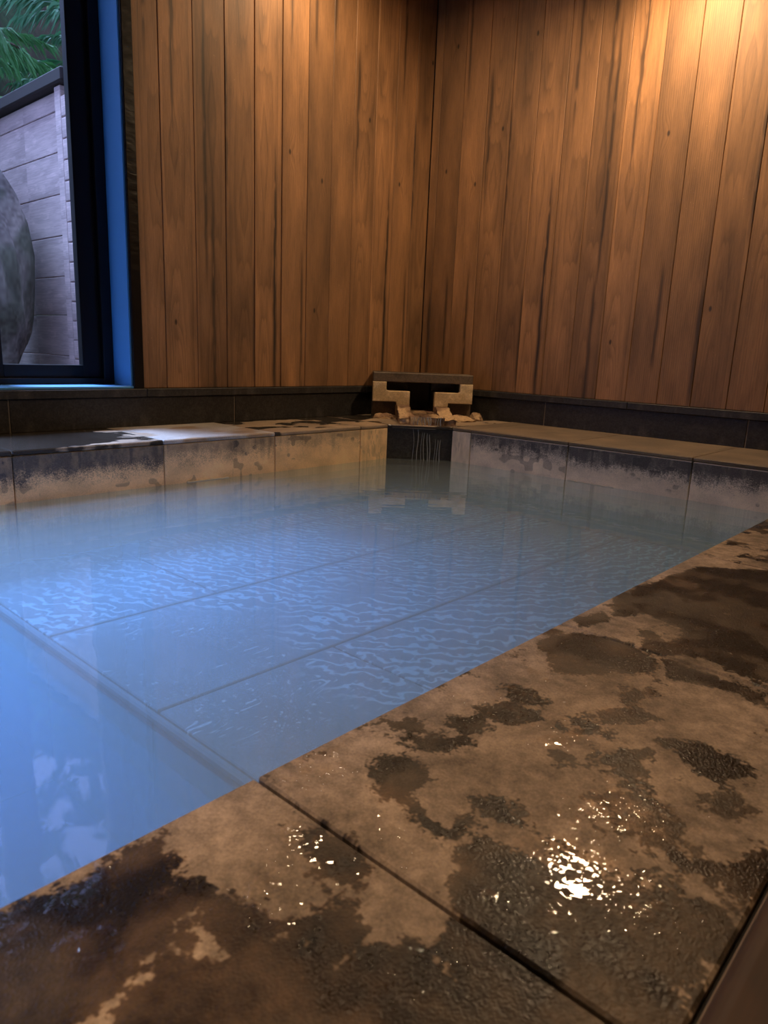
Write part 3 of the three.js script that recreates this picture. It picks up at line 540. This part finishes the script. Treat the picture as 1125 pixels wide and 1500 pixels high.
// ------------------------------------------------------------------ outside the window
{
  const ground = structure('ground', 'earth slope rising outside the window', 'ground');
  const g = new THREE.PlaneGeometry(16, 14, 80, 70); g.rotateX(-Math.PI / 2); g.translate(1, 0, -10.8);
  const p = g.attributes.position;
  for (let i = 0; i < p.count; i++) { const x = p.getX(i), z = p.getZ(i), far = sm(-6.4, -10.5, z); p.setY(i, -0.1 + far * 5.6 + 0.5 * far * (fbm(x * 0.9, z * 0.9, 301, 4) - 0.5)); }
  g.computeVertexNormals();
  const earth = dataTex(512, 512, (u, v, o) => { const f = fbm(u * 14, v * 14, 310, 5), q = vn(u * 150, v * 150, 311), m = sm(0.45, 0.6, fbm(u * 9, v * 9, 312, 4)); o[0] = mix(70, 52, m) * (0.6 + 0.8 * f) + 20 * (q - 0.5); o[1] = mix(58, 66, m) * (0.6 + 0.8 * f) + 20 * (q - 0.5); o[2] = mix(46, 40, m) * (0.6 + 0.8 * f) + 16 * (q - 0.5); });
  earth.repeat.set(4, 4);
  mesh('earth', g, std({ name: 'mossy_earth', map: earth, roughness: 0.95 }), ground);

  // board fence running away from the house
  const FX = 2.1, f = thing('board_fence', 'pale weathered board fence with dark coping outside the window', 'fence', [FX, -0.1, -4.55]);
  const boardTex = (k) => dataTex(256, 64, (u, v, o) => { const s = 330 + k * 7, gr = vn(u * 10, v * 60, s) * 0.5 + vn(u * 30, v * 140, s + 1) * 0.5, c = fbm(u * 5, v * 3, s + 2, 4), st = sm(0.66, 0.74, fbm(u * 12, v * 8, s + 4, 3)); const b = 1 + 0.2 * (gr - 0.5) + 0.3 * (c - 0.5) + 0.08 * st; o[0] = 182 * b; o[1] = 164 * b; o[2] = 160 * b; });
  const boards = [0, 1, 2].map((k) => { const t = boardTex(k); t.repeat.set(0.7, 4.2); return std({ name: 'weathered_board', map: t, roughness: 0.85 }); });
  const ys = [0, 0.19, 0.38, 0.6, 0.86, 1.10, 1.345, 1.59, 1.83, 2.06, 2.17];
  for (let i = 0; i + 1 < ys.length; i++) mesh('board', cbox(0, 0.03, ys[i] + 0.002, ys[i + 1] - 0.003, -2.1, -0.11, 0.003), boards[i % 3], f);
  mesh('coping', cbox(-0.06, 0.10, 2.175, 2.25, -2.2, 0.04, 0.008), std({ name: 'dark_coping', color: 0x1c1614, roughness: 0.8 }), f);
  mesh('post', cbox(-0.035, 0.03, 0, 2.17, -0.115, -0.035, 0.004), boards[1], f);
  mesh('post', cbox(-0.02, 0.05, 0, 2.17, -2.2, -2.1, 0.004), boards[2], f);
  // stack of short siding ends beside the fence post
  const sd = thing('siding_end', 'column of short pale siding boards beside the fence post', 'siding', [FX - 0.02, -0.1, -4.55]);
  for (let i = 0; i < 18; i++) mesh('siding_board', cbox(-0.02, 0.03, i * 0.117 + 0.003, (i + 1) * 0.117 - 0.003, -0.025, 0.5, 0.004), boards[(i + 2) % 3], sd);

  // mossy boulder in front of the fence
  const bg = new THREE.SphereGeometry(1, 64, 44), bp = bg.attributes.position;
  for (let i = 0; i < bp.count; i++) {
    const x = bp.getX(i), y = bp.getY(i), z = bp.getZ(i), k = 1 + 0.22 * (fbm(x * 2 + y, z * 2 - y, 341, 4) - 0.5) + 0.05 * (fbm(x * 9 + y * 7, z * 9, 342, 3) - 0.5);
    bp.setXYZ(i, x * k * 0.78, Math.sign(y) * Math.pow(Math.abs(y), 0.75) * k * 1.06, z * k * 0.62);
  }
  bg.computeVertexNormals();
  const rockTex = dataTex(512, 512, (u, v, o) => { const f1 = fbm(u * 20, v * 20, 350, 5), m = sm(0.48, 0.6, fbm(u * 8, v * 8, 351, 4)), q = vn(u * 200, v * 200, 352), b = 0.45 + 1.05 * f1 + 0.3 * (q - 0.5); o[0] = mix(158, 104, m) * b; o[1] = mix(156, 112, m) * b; o[2] = mix(152, 100, m) * b; });
  const rock = mesh('boulder', bg, std({ name: 'mossy_rock', map: rockTex, roughness: 0.9 }));
  rock.position.set(1.29, 0.98, -5.3);
  rock.userData = { label: 'grey mossy boulder leaning in front of the board fence', category: 'rock' };

  // conifers and a fern-like shrub hanging over the fence
  const leafMats = [0x3a7a4c, 0x4a8c48, 0x6aa04a].map((c) => phys({ name: 'green_needles', color: c, roughness: 0.8, side: THREE.DoubleSide, transmission: 0.3, thickness: 0 }));
  const bark = std({ name: 'bark', color: 0x4a382c, roughness: 0.95 });
  function frond(from, to, droop, n, len, out) {
    const mid = from.clone().lerp(to, 0.5); mid.y += droop;
    const c = new THREE.QuadraticBezierCurve3(from, mid, to), v = new THREE.Vector3(), t = new THREE.Vector3();
    for (let i = 0; i < n; i++) {
      const q = 0.08 + 0.92 * (i / n); c.getPoint(q, v); c.getTangent(q, t);
      const sideDir = new THREE.Vector3(rr(-0.7, 0.7), rr(-0.9, 0.1), rr(-0.7, 0.7)).addScaledVector(t, 1.5).normalize(), l = len * rr(0.5, 1.1) * (1 - 0.5 * q), wdir = new THREE.Vector3().crossVectors(sideDir, new THREE.Vector3(rr(-1, 1), rr(-1, 1), rr(-1, 1))).normalize().multiplyScalar(l * 0.055);
      const e = v.clone().addScaledVector(sideDir, l); e.y -= l * 0.35; const m2 = v.clone().addScaledVector(sideDir, l * 0.55);
      out.push(v.x, v.y, v.z, m2.x + wdir.x, m2.y + wdir.y, m2.z + wdir.z, m2.x - wdir.x, m2.y - wdir.y, m2.z - wdir.z, m2.x + wdir.x, m2.y + wdir.y, m2.z + wdir.z, e.x, e.y, e.z, m2.x - wdir.x, m2.y - wdir.y, m2.z - wdir.z);
    }
    return c;
  }
  function conifer(label, x, z, y0, y1, reach, k, branches) {
    const t = thing('conifer', label, 'tree', [x, -0.05, z], 'trees beyond the fence');
    const tr = new THREE.CylinderGeometry(0.05, 0.13, y1 + 0.5, 10); tr.translate(0, (y1 + 0.5) / 2, 0); mesh('trunk', tr, bark, t);
    const out = [], stems = [];
    for (let i = 0; i < branches; i++) {
      const a = i * 2.4 + rr(-0.3, 0.3), y = mix(y0, y1, i / branches), R = reach * (1 - 0.35 * (i / branches)) * rr(0.75, 1.1), from = new THREE.Vector3(0, y, 0), to = new THREE.Vector3(Math.cos(a) * R, y - rr(0.1, 0.5) * R, Math.sin(a) * R);
      const c = frond(from, to, 0.12 * R, 170, 0.36, out);
      stems.push(new THREE.TubeGeometry(c, 10, 0.010, 5));
      for (let b = 0; b < 4; b++) { const q = 0.35 + 0.16 * b, s = c.getPoint(q), e = s.clone().add(new THREE.Vector3(Math.cos(a + (b % 2 ? 0.9 : -0.9)) * R * 0.42, -rr(0.08, 0.26), Math.sin(a + (b % 2 ? 0.9 : -0.9)) * R * 0.42)); frond(s, e, 0.04, 110, 0.3, out); }
    }
    mesh('branches', mergeGeometries(stems), bark, t);
    const g2 = new THREE.BufferGeometry(); g2.setAttribute('position', new THREE.Float32BufferAttribute(out, 3)); g2.computeVertexNormals();
    const fo = mesh('foliage', g2, leafMats[k], t); fo.userData.kind = 'stuff';
  }
  conifer('dark green conifer with drooping branches close behind the fence', 4.0, -7.1, 1.7, 6.4, 1.7, 0, 34);
  conifer('mid green conifer hanging over the boulder', 2.2, -8.0, 1.5, 7.4, 1.6, 1, 36);
  conifer('light green conifer up the slope', 4.6, -9.2, 2.2, 6.2, 2.1, 2, 24);
  const rs = thing('hanging_roots', 'thin bare roots hanging above the boulder', 'roots', [1.74, 1.75, -5.75]);
  for (let i = 0; i < 6; i++) {
    const x = rr(-0.1, 0.25), z = rr(-0.1, 0.1), pts = [];
    for (let k = 0; k <= 6; k++) pts.push(new THREE.Vector3(x + 0.07 * Math.sin(k * 1.1 + i * 2), 0.75 - k * 0.13, z + 0.04 * Math.cos(k + i)));
    mesh('root', new THREE.TubeGeometry(new THREE.CatmullRomCurve3(pts), 20, 0.009, 6), boards[0], rs);
  }
}
renderer.render(scene, camera);
